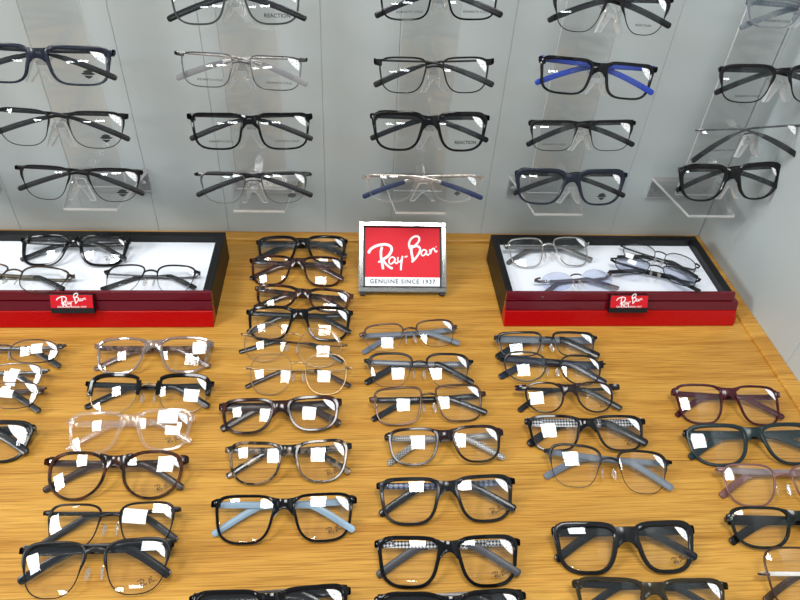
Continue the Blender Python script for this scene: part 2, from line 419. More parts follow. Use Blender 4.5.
        if tk in ('metal', 'wire', 'slim') or 'tip' in st:
            T.sweep(P[:cut+1], U[:cut+1], Wd, hu[:cut+1], hw, k=8)
            parts.append(('temple', T, tmat, None, None)); pi = len(parts)-1
            T2 = MB(); T2.sweep(P[cut:], U[cut:], Wd, [h+.0004 for h in hu[cut:]], [w_+.0002 for w_ in hw[cut:]], k=8)
            parts.append(('temple_tip', T2, st.get('tip', plain('black_tip', (24, 24, 26), .3)), pi, None))
        else:
            T.sweep(P, U, Wd, hu, hw, k=8); parts.append(('temple', T, tmat, None, None))
    # size sticker: crescent in the outer upper corner of the right-hand lens
    if st.get('sticker', True):
        R, Nn = outline(shape, a, b, 1, 80); sm = st.get('stk', 1.)
        c0 = np.array([a*.86, b*.80]); Rs = R*.955
        rad = .0105*sm; sel = [p for p in Rs if np.linalg.norm((p-c0)*[.80, 1.0]) < rad]
        if len(sel) > 3:
            # order along the outline, close with the chord bulged a little outward
            idx = [i for i in range(len(Rs)) if np.linalg.norm((Rs[i]-c0)*[.80, 1.0]) < rad]
            br = next((k for k in range(1, len(idx)) if idx[k]-idx[k-1] > 1), 0); idx = idx[br:]+idx[:br]
            arc = [Rs[i] for i in idx]; A, B = arc[0], arc[-1]; mid = (A+B)/2; nrm = np.array([-(B-A)[1], (B-A)[0]]); nrm /= np.linalg.norm(nrm)
            if (mid+nrm*.001) @ (mid+nrm*.001) > mid @ mid: nrm = -nrm
            bulge = .0012*sm
            inner = [B+(A-B)*t+nrm*bulge*4*t*(1-t) for t in np.linspace(0, 1, 9)[1:-1]]
            poly = arc+inner; sk = MB(); n = len(poly)
            for zo in (.0008, .00095):
                for p in poly: sk.v.append((p[0]+cx, p[1], zs(p[0]+cx, p[1], 1)+zo))
            ctr = sum(poly)/n
            for zo in (.0008, .00095): sk.v.append((ctr[0]+cx, ctr[1], zs(ctr[0]+cx, ctr[1], 1)+zo))
            for i in range(n):
                j = (i+1) % n
                sk.f += [(i, i+n, j+n, j), (2*n+1, i+n, j+n), (2*n, j, i)]; sk.mi += [0, 0, 0]
            parts.append(('size_sticker', sk, STICK, None, 'white crescent size sticker'))
    # printed mark low on the right-hand lens (and sometimes the left)
    prints = []
    for (pk, sd, fx, fy) in st.get('prints', ()):
        x = sd*cx+fx*a; y = fy*b; prints.append((pk, x, y, zs(x, y, sd)+.0010, sd, fx*a))
    # paper tags hooked on the frame
    for (fx, fy, w, h, rot) in st.get('tags', ()):
        tg = MB(); c_, s_ = math.cos(rot), math.sin(rot); x0, y0 = fx*W/2, fy*b
        b0 = len(tg.v)
        for z in (.0016, .0019):
            for j in range(5):
                for i in (-1, 1):
                    px, py = i*w/2, (j/4-.5)*h; tg.v.append((x0+px*c_-py*s_, y0+px*s_+py*c_, z+.0022*math.sin(j/4*PI)))
        for j in range(4):
            q = (2*j, 2*j+1, 2*j+3, 2*j+2); tg.f.append(tuple(10+k for k in q)); tg.f.append(q[::-1]); tg.f += [(2*j+1, 11+2*j, 13+2*j, 2*j+3), (2*j, 2*j+2, 12+2*j, 10+2*j)]; tg.mi += [0]*4
        tg.f += [(0, 10, 11, 1), (8, 9, 19, 18)]; tg.mi += [0, 0]
        parts.append(('paper_tag', tg, plain('tag_paper', (244, 246, 248), .5), None, 'small white paper tag'))
    # rivets on the front corners
    if st.get('rivet'):
        for sd in (-1, 1):
            rv = MB(); x0 = sd*(W/2-.0050); zc = zs(sd*(cx+a), yh, sd)
            for dy in (-.0007, .0009):
                rv.sweep([(x0-.0016, yh+.0012+dy, zc+.0020), (x0+.0016, yh+.0012+dy, zc+.0020)], [(0, 1, 0)]*2, [(0, 0, 1)]*2, [.0006]*2, [.0003]*2)
            parts.append(('rivet', rv, SILVER, None, 'small silver rivet'))
    return parts, prints, (yh, b, rb)

BLK = plain('black_acetate', (9, 9, 12), .1); MBLK = plain('matte_black', (14, 15, 18), .22)
NAVY = plain('navy_acetate', (24, 30, 44), .25); DMET = plain('black_metal', (34, 33, 34), .3, .6)
GUN = plain('gunmetal', (98, 98, 100), .28, .9); BRN = plain('brown_metal', (74, 56, 46), .3, .6)
CLR = thin('clear_grey_acetate', .06, (.93, .88, .84), .16, (1, 1, 1), .5, .05)
TAUPE = thin('translucent_taupe_acetate', .08, (.56, .46, .40), .08, (1, 1, 1), .8, .10)
TORT = tortoise('tortoise_acetate', (18, 10, 8), (84, 42, 20), 90, .46, .68); TORL = tortoise('mottled_tortoise', (20, 18, 18), (122, 102, 80), 130, .48, .60)
TORD = tortoise('dark_tortoise', (18, 9, 9), (58, 24, 17), 70)
BURG = plain('burgundy_acetate', (62, 14, 26), .18); TEAL = plain('dark_teal_acetate', (18, 34, 38), .3)
PINKB = plain('dusty_rose_metal', (122, 84, 80), .3, .3); CHK = checked('checked_lining', (30, 30, 34), (205, 205, 208))
LBLUE = plain('light_blue_acetate', (126, 150, 168), .3); BLUE = plain('bright_blue_acetate', (32, 58, 150), .3)
GREYT = plain('grey_rubber', (96, 104, 114), .4); STEELB = thin('smoky_blue_acetate', .1, (.22, .33, .42), .1, (1, 1, 1), .8, .10)
OLIVE = plain('dark_olive_acetate', (40, 34, 22), .2); BLUEG = plain('blue_grey_lining', (92, 104, 130), .35)
PALE = plain('pale_silver_metal', (176, 172, 168), .25, .8); NAVT = plain('navy_tip', (34, 44, 76), .35)
WPL = plain('white_acetate', (215, 212, 208), .3)

D = dict(g=.118, e=.030, shape='soft', kind='acetate', k=.86, mat=BLK, tmat=BLK, temple='acetate')
RB = [('script', 1, .42, -.58)]
KC = [('KENNETH COLE', 1, .15, -.62), ('KENNETH COLE', -1, .1, -.62)]; RE = [('reaction', 1, .2, -.6)]; HD = [('shield', 1, .35, -.42)]

def place(label, group, L, R, bot, surf, tau=24, tower=None, **kw):
    """surf: ('z', height of the surface) or ('y', depth of the hanging row)"""
    st = dict(D); st['bend'] = .69 if surf[0] == 'z' else .42; st.update(kw)
    tau = math.radians(tau)
    mode, h0 = surf
    if 'e' not in kw and st['kind'] in ('metal', 'wire', 'half', 'rimless'): st['e'] = .042
    if 'k' not in kw and st['kind'] in ('metal', 'wire', 'half', 'rimless'): st['k'] = .70 if mode == 'z' else .90
    if 'k' not in kw and mode == 'y' and 'rimless' != st['kind']: st['k'] = .97
    mid = ((L[0]+R[0])/2, (L[1]+R[1])/2)
    zt = h0+.022
    for _ in range(3):
        A = at_z(*L, zt) if mode == 'z' else at_y(*L, h0); B = at_z(*R, zt) if mode == 'z' else at_y(*R, h0)
        Wt = float(np.linalg.norm(B-A)); Wpx = math.hypot(R[0]-L[0], R[1]-L[1]); ppm = Wpx/Wt
        d = ray(*mid); el = math.asin(-d[2]/np.linalg.norm(d))
        hpx = (bot-mid[1])
        Dm = hpx/ppm/max(.5, math.sin(el+tau))
        rb = .0026 if st['kind'] in ('acetate', 'thick') else .0006
        b = (Dm-rb)/(1+st['k']); b = max(.012, min(.0255, b))
        ex = (B-A)/Wt; ey = np.array([0, math.cos(tau), math.sin(tau)]); ey = ey-ex*(ex@ey); ey /= np.linalg.norm(ey); ez = np.cross(ex, ey)
        parts, prints, (yh, b, rb) = make_glasses(Wt, b, st)
        Rm = np.stack([ex, ey, ez], 1)
        if mode == 'z':
            mz = min(float(np.min((np.array(p[1].v)@Rm.T)[:, 2])) for p in parts if p[1].v)
            zt = h0+.0004-mz+yh*ey[2]; 
    c = at_z(*mid, zt) if mode == 'z' else at_y(*mid, h0)
    org = c-ey*yh
    mat = Matrix([[Rm[i][0], Rm[i][1], Rm[i][2], org[i]] for i in range(3)]+[[0, 0, 0, 1]])
    root = empty('eyeglasses', mat); tag(root, label, 'glasses', group)
    obs = []
    for (nm, mb, mt, pi, lab) in parts:
        o = mb.build(nm, mt, obs[pi] if pi is not None else root); obs.append(o)
        if lab: o['label'] = lab
    for (pk, x, y, z, sd, dx) in prints:
        o = bpy.data.objects.new('lens_print', print_mesh(pk, BLACKP if pk in ('script', 'reaction', 'shield') else GREYP)); COL.objects.link(o)
        o.parent = root; o.location = (x, y, z); o.rotation_euler = (math.atan2(y, .105)*-1, math.atan2(dx+sd*.012, .105), 0); o['label'] = 'small dark print on the lens'
    if tower is not None: tower.append((org, Rm, Wt*st['g']/2, b))
    return root


# ================================================================== the setting
def struct(name, mb, mats, smooth=False):
    o = mb.build(name, mats, None, smooth); o['kind'] = 'structure'; return o
WX = .57
# back wall of vertical laminate boards with narrow open joints
wb = MB(); xs = [-1.5, -1.1, -.8, -.492, -.289, -.184, -.035, .065, .209, .420, WX]
for a, c in zip(xs[:-1], xs[1:]): wb.quadbox(a+.0003, c-.0003, 0, .006, -.02, .95)
wb.quadbox(-1.5, WX, .0010, .02, -.02, .95, 1)
bevel(struct('wall_back', wb, [WALLM, GROOVE]), .0006, 2)
ws = MB(); ys = [0.0, -.0883, -.285, -.62, -1.3]
for a, c in zip(ys[:-1], ys[1:]): ws.quadbox(WX, WX+.006, c+.0003, a-.0003, -.02, .95)
ws.quadbox(WX+.0010, WX+.02, -1.3, 0.02, -.02, .95, 1)
bevel(struct('wall_right', ws, [WALLM, GROOVE]), .0006, 2)
# counter
tb = MB(); tb.quadbox(-1.3, WX, -.081, -.0005, -.03, 0); tb.quadbox(-1.3, WX, -.4275, -.0815, -.03, 0); tb.quadbox(-1.3, WX, -1.0, -.428, -.03, 0)
ct = tb.build('display_counter', WOOD, None, False); bevel(ct, .0004, 1)
tag(ct, 'honey oak counter top covered in rows of eyeglasses', 'counter')
def trim(name, p0, p1, w, inward):
    mb = MB(); n = 7; prof = [(0, 0)]
    for i in range(n): t = i/(n-1)*PI/2; prof.append((w-.004+.004*math.sin(t), .0045-.0035*(1-math.cos(t))))
    prof = [(0, 0), (0, .0045)]+prof[1:]+[(w, 0)]
    if inward == 'y': mb.prism([(-p-.0005, q) for (p, q) in prof], p0, p1, 'x')
    else: mb.prism([(WX-.0005-p, q) for (p, q) in prof], p0, p1, 'y')
    return struct(name, mb, WOOD, True)
trim('trim_back', -1.3, WX-.0228, .020, 'y'); trim('trim_right', -1.0, -.0005, .022, 'x')

# ================================================================== trays
BLKT = plain('black_tray_lacquer', (12, 12, 13), .45); MAR = plain('maroon_gloss', (92, 8, 24), .12, 0, .4); REDT = plain('red_gloss', (168, 2, 6), .3)
LIN = plain('white_tray_liner', (226, 230, 238), .55)
def tray(x0, x1, label, badge_px, group, flare=False):
    yb_, yf, zt = -.062, -.194, .047
    root = empty('display_tray', Matrix.Translation(((x0+x1)/2, (yb_+yf)/2, 0))); tag(root, label, 'tray', group)
    ox, oy = -(x0+x1)/2, -(yb_+yf)/2
    X0, X1, Y0, Y1 = x0+ox, x1+ox, yf+oy, yb_+oy
    m_ = MB()
    m_.quadbox(X0, X1, Y1-.011, Y1, .0005, zt); m_.quadbox(X0, X0+.009, Y0+.004, Y1-.011, .0005, zt); m_.quadbox(X1-.011, X1, Y0+.004, Y1-.011, .0005, zt)
    m_.quadbox(X0+.009, X1-.011, Y0+.004, Y1-.011, .0005, zt-.012)
    bevel(m_.build('tray_body', BLKT, root, False), .0008, 2)
    f_ = MB()   # maroon upper front: two shallow steps leaning forward
    f_.prism([(Y0+.004, zt), (Y0, zt), (Y0-.0035, zt-.010), (Y0-.0030, zt-.0115), (Y0+.004, zt-.0115)], X0, X1+(.003 if flare else 0), 'x')
    f_.prism([(Y0+.004, zt-.0125), (Y0-.0040, zt-.0125), (Y0-.0085, zt-.024), (Y0+.004, zt-.024)], X0, X1+(.010 if flare else 0), 'x')
    bevel(f_.build('upper_front_panel', MAR, root, False), .0006, 2)
    l_ = MB()
    zr = zt-.0248; sl = lambda x, dx: [(x, Y0+.0045, zr), (x, Y0-.0088, zr), (x+dx, Y0-.0165, .0005), (x+dx, Y0+.0045, .0005)]
    Xf = X1+(.010 if flare else 0); secs = [sl(X0, 0), sl(Xf, 0)] + ([[(X1+.013, Y0+.0045, zr), (X1+.013, Y0-.002, zr), (X1+.019, Y0-.006, .0005), (X1+.017, Y0+.0045, .0005)]] if flare else [])
    for q in secs: l_.v += q
    for q in range(len(secs)-1):
        for c in range(4): d = (c+1) % 4; l_.f.append((4*q+c, 4*q+d, 4*q+4+d, 4*q+4+c)[::-1]); l_.mi.append(0)
    e4 = 4*(len(secs)-1); l_.f += [(0, 1, 2, 3), (e4+3, e4+2, e4+1, e4)]; l_.mi += [0, 0]
    bevel(l_.build('lower_front_panel', REDT, root, False), .0010, 2)
    k_ = MB(); k_.quadbox(X0+.0095, X1-.0115, Y0+.0045, Y1-.0115, zt-.0118, zt-.0105); k_.build('liner', LIN, root, False)
    # badge on the front
    bx = at_y(badge_px, 300, yf-.010)[0]+ox; tilt = math.radians(62)
    bd = MB(); w, h, t = .0265, .0205, .0045
    bd.quadbox(-w, w, -h/2-.004, h/2, -t, 0, 0); bd.quadbox(-w+.0008, w-.0008, -h/2+.003, h/2-.0008, .0001, .0008, 1)
    bo = bd.build('badge', [BLKT, plain('badge_red', (196, 18, 34), .3)], root, False); bevel(bo, .0008, 2)
    bo.location = (bx, Y0-.0100, zt-.0085); bo.rotation_euler = (tilt, 0, 0); bo['label'] = 'red and black name badge on the tray front'
    s_ = script_mb(.036, .0002).build('badge_lettering', plain('white_ink', (240, 240, 240), .5), bo, False); s_.location = (0, .0030, .0008)
    tm = bpy.data.objects.new('badge_lettering', text_mesh('GENUINE SINCE 1937', .0034, bpy.data.materials['white_ink'], .0001, 1.1)); COL.objects.link(tm); tm.parent = bo; tm.location = (0, -.0058, .0010)
    return root, zt-.0105
_, LZ = tray(-.62, -.1755, 'long black and red tray with white liner at the left', 71, 'low display trays')
tray(.209, .523, 'short black and red tray with white liner beside the right wall', 630, 'low display trays', True)

# ================================================================== sign
def sign():
    tilt = math.radians(42); w, h = .124, .101
    c = at_z(402.5, 294, .003)
    root = empty('logo_sign', Matrix.Translation((float(c[0]), float(c[1]), .0055)) @ Matrix.Rotation(math.radians(-.5), 4, 'Z') @ Matrix.Rotation(tilt, 4, 'X'))
    tag(root, 'red logo sign in a silver frame standing between the two trays', 'sign')
    f = MB(); fw = .0070
    f.quadbox(-w/2, w/2, 0, fw, -.004, .004); f.quadbox(-w/2, w/2, h-fw, h, -.004, .004)
    f.quadbox(-w/2, -w/2+fw, fw, h-fw, -.004, .004); f.quadbox(w/2-fw, w/2, fw, h-fw, -.004, .004)
    bevel(f.build('sign_frame', plain('brushed_silver', (176, 176, 172), .13, 1.), root, False), .001, 2)
    p = MB(); x = w/2-fw; p.quadbox(-x, x, fw, h-fw, -.003, -.0012); p.build('backing', BLKT, root, False)
    x -= .0022; y0, y1 = fw+.0022, h-fw-.0015; ys_ = y0+.0125
    r = MB(); r.quadbox(-x, x, ys_, y1, -.0011, .0006); r.build('red_panel', plain('sign_red', (206, 16, 38), .6), root, False)
    q = MB(); q.quadbox(-x, x, y0, ys_, -.0011, .0006); q.build('caption_strip', plain('sign_white', (232, 236, 238), .4), root, False)
    s_ = script_mb(.099, .0004, 8).build('sign_lettering', plain('white_ink', (240, 240, 240), .5), root, False); s_.location = (.0008, (ys_+y1)/2-.001, .0006)
    tm = bpy.data.objects.new('caption_lettering', text_mesh('GENUINE SINCE 1937', .0084, plain('teal_ink', (40, 66, 76), .5), .0001, 1.18, .00012)); COL.objects.link(tm)
    tm.parent = root; tm.location = (0, (y0+ys_)/2, .0009)
    for sx in (-1, 1):
        ft = MB(); ft.quadbox(sx*(w/2-.006)-.0035, sx*(w/2-.006)+.0035, -.0035, .0002, -.006, .0025); ft.build('foot', BLKT, root, False)
    st_ = MB(); st_.prism([(h*.62, -.0045), (h*.70, -.0045), (.017, -.089), (.010, -.0815)], -.02, .02, 'x'); st_.build('easel_leg', BLKT, root, False)
sign()

# ================================================================== acrylic towers with nose rests
TW = {k: [] for k in range(1, 6)}

YW = -.112
GW = 'eyeglasses hanging on the wall towers'; GT = 'eyeglasses lying on the oak counter'; GY = 'eyeglasses lying in the trays'
def wall(col, label, L, R, bot, Y=YW, tau=68, **kw): place(label, GW, L, R, bot, ('y', Y), tau, TW[col], **kw)
def table(label, L, R, bot, tau=None, z=0., **kw): place(label, GT, L, R, bot, ('z', z), tau or (27 if bot < 470 else 27+min(4, (bot-470)*.08)), None, **kw)
def intray(label, L, R, bot, tau=18, z=0., **kw): place(label, GY, L, R, bot, ('z', LZ+.0002+z), tau, None, **kw)

# column 1
wall(1, 'navy-black full-rim glasses, highest on the leftmost wall tower', (-42, 46), (112, 52), 84, mat=NAVY, tmat=MBLK, shape='rect', prints=HD, rt=.0046, rb=.0020, e=.05, temple='slim')
wall(1, 'black-topped thin metal glasses, middle of the leftmost wall tower', (-14, 110), (126, 116), 147.5, kind='bar', rt=.0018, mat=DMET, tmat=MBLK, shape='brow', prints=HD+[('KENNETH COLE', -1, .1, -.6)][:0], temple='slim')
wall(1, 'black brow-bar metal glasses, lowest on the leftmost wall tower', (13, 168), (141, 173), 202, kind='bar', rt=.0024, mat=DMET, tmat=MBLK, shape='aviator', prints=HD, temple='slim')
# column 2
wall(2, 'grey rounded metal glasses cut off by the top edge, second tower', (163, -10), (304, -10), 20.5, kind='metal', mat=plain('dark_grey_metal', (62, 62, 64), .35, .5), tmat=MBLK, shape='square', prints=RE, temple='acetate', rt=.0020, rb=.0016)
wall(2, 'silver-grey rectangular metal glasses with grey temple tips', (174, 52), (307, 59), 87, kind='metal', mat=GUN, tmat=PALE, shape='rect', prints=KC, temple='metal', tip=plain('grey_tip', (120, 120, 122), .4), eh=.0022)
wall(2, 'glossy black rectangular glasses on the second wall tower', (187, 116), (311, 116), 149.5, mat=BLK, tmat=MBLK, shape='rect', prints=KC, rt=.0030, rb=.0020, temple='slim')
wall(2, 'thin dark metal glasses nearly clear below, lowest on second tower', (194, 175), (311, 175), 203.5, kind='half', mat=GUN, tmat=MBLK, shape='soft', prints=[('oval', 1, .35, -.5)], temple='slim')
# column 3
wall(3, 'black glasses cut off by the top edge above the sign tower', (376, -13), (504, -13), 15.5, mat=BLK, tmat=MBLK, shape='rect', prints=KC, rt=.0020, rb=.0016, kind='metal')
wall(3, 'thin black metal glasses with slim temples on the middle tower', (375, 60), (495, 60), 90.5, kind='metal', mat=DMET, tmat=DMET, shape='square', rt=.0018, rb=.0010, temple='metal', eh=.0035)
wall(3, 'thick black acetate glasses on the middle tower', (372, 116), (490, 118), 150, kind='acetate', mat=BLK, tmat=MBLK, shape='square', prints=RE, rt=.0046, rb=.0024)
wall(3, 'clear-rimmed glasses with navy temple tips directly above the red sign', (364, 177), (484, 178), 203, kind='acetate', mat=CLR, tmat=PALE, shape='soft', prints=[('diamond', 1, .1, -.35)], rt=.0018, rb=.0014, temple='slim', tip=NAVT)
# column 4
wall(4, 'dark metal glasses tilted and cut off at the top, fourth tower', (555, -8), (677, -1), 28.5, mat=DMET, tmat=MBLK, kind='bar', rt=.0034, shape='aviator', prints=[('REACTION', 1, .0, -.55)])
wall(4, 'black glasses with bright blue temples', (543, 58), (660, 69), 94, mat=BLK, tmat=BLUE, shape='rect', rt=.0034, rb=.0022, temple='acetate')
wall(4, 'slim black rectangular metal glasses below the blue-templed pair', (531, 123), (638, 123), 149.5, kind='bar', rt=.0026, mat=DMET, tmat=MBLK, shape='rect', prints=[('KENNETH COLE', -1, 0, -.6)])
wall(4, 'navy thick-browed glasses lowest on the fourth wall tower', (518, 174), (629, 176), 204.5, kind='acetate', mat=NAVY, tmat=MBLK, shape='square', rt=.0058, rb=.0022, prints=[('shield', 1, .1, -.5)])
# column 5
wall(5, 'smoky blue translucent glasses in the top right corner', (752, 0), (872, 6), 26, mat=STEELB, tmat=STEELB, shape='square', rt=.0046, rb=.0020, prints=KC)
wall(5, 'black rectangular glasses second down on the rightmost tower', (724, 69), (846, 69), 99, kind='bar', rt=.0038, rb=.0012, mat=DMET, tmat=MBLK, shape='square', prints=[('KENNETH COLE', -1, 0, -.7)])
wall(5, 'rimless glasses with black temples on the rightmost tower', (700, 131), (806, 126), 156, kind='rimless', mat=GUN, tmat=GUN, shape='rect', temple='metal', drop=.034, prints=[('KENNETH COLE', -1, 0, -.5)])
wall(5, 'heavy black flat-top glasses beside the right wall', (683, 171), (786, 168), 200, kind='thick', mat=BLK, tmat=MBLK, shape='soft', stk=.8, rb=.0022)

# trays
intray('thick black square glasses at the back of the left tray', (20, 238), (128, 239), 264, mat=BLK, tmat=MBLK, shape='square', rt=.0048, rb=.0032, stk=.7, prints=RB, tau=30)
intray('dark bronze metal glasses cut by the left picture edge in tray', (-42, 264), (72, 271), 285, kind='half', rb=.0010, mat=BRN, tmat=plain('khaki_metal', (96, 90, 74), .4, .4), tip=MBLK, shape='soft', temple='slim', tau=5)
intray('fine black half-rim glasses at the right of the left tray', (103, 268), (199, 269), 290, kind='half', mat=DMET, tmat=GUN, shape='soft', temple='metal', tau=12)
intray('silver grey metal glasses at the back left of the right tray', (506, 243), (591, 241), 263, kind='metal', rt=.0018, rb=.0012, mat=PALE, tmat=plain('dull_grey_metal', (92, 92, 92), .4, .4), shape='square', temple='acetate', tau=26)
intray('rimless round glasses with lilac lenses in the right tray', (537, 276), (614, 270), 286, kind='rimless', shape='round', mat=BRN, tmat=plain('taupe_metal', (110, 100, 104), .4, .5), lens=LENSBLUE, temple='slim', tau=12, sticker=False, tip=plain('taupe_metal', (110, 100, 104), .4, .5))
intray('black wire glasses lying askew behind its rimless neighbour, right tray', (622, 240), (701, 262), 265, kind='wire', shape='oval', mat=DMET, tmat=DMET, temple='metal', tau=6, sticker=False)
intray('thin-framed glasses with two white paper tags, right tray front', (612, 254), (702, 275), 277, kind='wire', shape='soft', mat=DMET, tmat=DMET, temple='slim', tau=5, z=.004, sticker=False, tags=[(-.62, .9, .010, .010, -.2), (-.55, .1, .011, .009, -.2)], lens=LENSBLUE)

# counter: left edge
table('thin black oval glasses with tags touching the left picture edge', (-58, 344), (63, 343), 362, kind='wire', shape='oval', mat=DMET, tmat=GUN, temple='slim', tags=[(.60, .15, .013, .012, .1)])
table('grey metal glasses with hooked white tag below the oval left-edge pair', (-76, 369), (46, 368), 392, kind='wire', shape='soft', mat=GUN, tmat=GUN, temple='slim', tags=[(.50, .0, .011, .020, -.15)], tip=GUN)
table('brown metal glasses with broad white tag above the black left-edge pair', (-82, 388), (43, 386), 408, kind='wire', shape='soft', mat=BRN, tmat=BRN, temple='slim', tags=[(.42, .1, .019, .009, -.1)])
table('black acetate glasses cut by the left picture edge', (-108, 428), (31, 427), 461, mat=MBLK, tmat=MBLK, shape='square', temple='wide', rt=.0044, stk=1.5)
# counter: first full column
table('translucent taupe glasses in front of the left tray', (94, 345), (212, 343), 372, mat=TAUPE, tmat=tortoise('brown_temple', (60, 44, 38), (120, 92, 78), 200), shape='square', prints=RB, tags=[(.80, .35, .015, .015, .05)], rt=.0028, k=0.7)
table('black and gold brow-line glasses', (85, 382), (212, 382), 411, kind='club', mat=GOLD, brow=BLK, metal=GOLD, tmat=MBLK, shape='soft', temple='acetate', k=0.7)
table('clear transparent square glasses', (66, 422), (193, 416), 451, mat=CLR, tmat=CLR, shape='square', prints=RB, tags=[(.62, .70, .021, .014, -.05)], k=.7)
table('brown tortoiseshell rounded glasses on the left', (43, 462), (186, 460), 498, mat=TORT, tmat=plain('dark_brown_acetate', (44, 28, 20), .25), shape='panto', prints=RB, rivet=True, rt=.0030, rb=.0022, k=0.7)
table('thin metal glasses with white tag, overlapped by wide black temples', (41, 514), (179, 510), 546, kind='half', rb=.0010, mat=DMET, tmat=DMET, shape='soft', temple='slim', tags=[(.38, .45, .022, .013, -.1)])
table('black half-rim glasses with broad dark temples across the top', (17, 552), (172, 545), 594, kind='bar', rt=.0030, mat=DMET, tmat=MBLK, shape='soft', temple='wide', prints=RB, z=.004, eh=.0034)
# counter: second column
table('black acetate glasses nearest the back trim', (257, 240), (347, 239), 262, mat=BLK, tmat=MBLK, shape='square', rt=.0042, temple='wide')
table('tortoise glasses with a pale shiny bridge below the rearmost pair', (250, 258), (345, 260), 284, mat=TORD, tmat=TORD, shape='square', rt=.0026)
table('dark tortoise narrow glasses third from the back trim', (255, 286), (352, 294), 309, mat=TORT, tmat=TORT, shape='soft', rt=.0034)
table('shiny black glasses just above the two wire-rimmed pairs', (247, 310), (352, 311), 339, mat=BLK, tmat=MBLK, shape='square', rt=.0034)
table('round gold wire glasses tucked under the shiny black pair', (240, 332), (346, 343), 362, kind='wire', shape='round', mat=GOLD, metal=GOLD, tmat=BRN, temple='wire', tip=MBLK, k=.35, z=.0)
table('large thin gold wire glasses with brown temple tips', (245, 366), (352, 366), 392.5, kind='wire', shape='geo', mat=GOLD, metal=GOLD, tmat=GOLD, temple='wire', tip=plain('dark_brown_acetate', (44, 28, 20), .25), k=.38, sticker=False)
table('dark brown glasses with jewelled wide corners', (220, 405), (341, 400), 431, kind='thick', mat=TORD, tmat=plain('dark_brown_acetate', (44, 28, 20), .25), shape='soft', rt=.0036, rb=.0026, temple='wide')
table('mottled grey tortoise cat-eye glasses', (226, 449), (351, 445), 482, mat=TORL, tmat=TORL, shape='cat', rt=.0030, rb=.0018, prints=RB)
table('black rounded glasses with light blue temples', (212, 505), (356, 501), 541, mat=BLK, tmat=LBLUE, shape='square', prints=RB, rivet=True, rt=.0026, rb=.0022, k=0.76)
table('black glasses at the bottom edge, left of centre', (190, 601), (350, 592), 634, mat=BLK, tmat=MBLK, shape='square', temple='wide')
# counter: middle column
table('brown half-rim metal glasses nearest below the red sign', (361, 333), (459, 325), 347.5, kind='half', mat=BRN, tmat=GREYT, shape='soft', temple='acetate', metal=GOLD, k=0.5)
table('black-topped half-rim glasses with patterned temples, second below sign', (365, 359), (474, 360), 385.5, kind='half', rt=.0026, mat=DMET, tmat=checked('temple_weave', (50, 54, 62), (110, 116, 126), 700), tip=MBLK, shape='soft', temple='acetate')
table('shiny bronze metal rectangular glasses, third below sign', (371, 398), (487, 392), 420, kind='metal', rt=.0022, rb=.0016, mat=BRN, tmat=MBLK, shape='rect', temple='acetate', eh=.0034, k=0.5)
table('dark brown acetate glasses with grey woven temples', (387, 437), (504, 432), 462, mat=plain('black_cherry_acetate', (30, 16, 18), .15), tmat=checked('grey_weave', (70, 70, 72), (150, 146, 140), 600), shape='soft', rivet=True, rt=.0028, rb=.0020, k=0.68)
table('large matte black square glasses with blue-grey temples', (379, 486), (516, 481), 520.5, mat=MBLK, tmat=checked('blue_camo', (44, 48, 60), (112, 124, 150), 260), tip=MBLK, shape='square', rt=.0036, rb=.0026, prints=RB)
table('large black glasses with black and white woven temples', (377, 545), (521, 543), 583.5, mat=BLK, tmat=CHK, tip=plain('charcoal_tip', (52, 52, 56), .4), shape='square', rt=.0036, rb=.0028, rivet=True, prints=RB)
table('black glasses cut by the bottom edge, in the middle', (377, 602), (527, 597), 636, mat=BLK, tmat=MBLK, shape='soft', temple='wide')
# counter: fourth column
table('narrow matte black glasses in front of the right tray', (496, 336), (599, 336), 354, kind='half', rt=.0028, rb=.0014, mat=MBLK, tmat=GREYT, tip=MBLK, shape='rect', temple='wide')
table('dark rounded glasses with wide navy temples', (500, 355), (607, 362), 381, kind='metal', rt=.0018, rb=.0013, mat=DMET, tmat=NAVY, shape='panto', temple='wide')
table('round dark brown glasses with slim black temples', (518, 386), (621, 385), 411, kind='acetate', rt=.0018, rb=.0015, mat=plain('black_cherry_acetate', (30, 16, 18), .15), tmat=MBLK, shape='panto', temple='slim', rivet=True, prints=RB, e=.075)
table('black keyhole glasses with black and white temple lining', (528, 420), (647, 420), 448.5, mat=BLK, tmat=CHK, tip=MBLK, shape='square', rt=.0028, rb=.0020, prints=RB, temple='wide')
table('half-rim glasses with grey temples and almost invisible lower rims', (546, 450), (674, 462), 488, kind='half', rt=.0024, mat=DMET, metal=GOLD, tmat=GREYT, tip=GREYT, shape='soft', temple='acetate')
table('chunky matte black glasses low on the right side', (556, 532), (697, 530), 568.5, kind='thick', mat=MBLK, tmat=MBLK, shape='square', prints=RB, temple='wide', rt=.0052, rb=.0034, g=.14)
table('dark olive glasses cut by the bottom edge, below the chunky pair', (577, 585), (731, 587), 622, mat=OLIVE, tmat=MBLK, shape='square', rivet=True, rt=.0032)
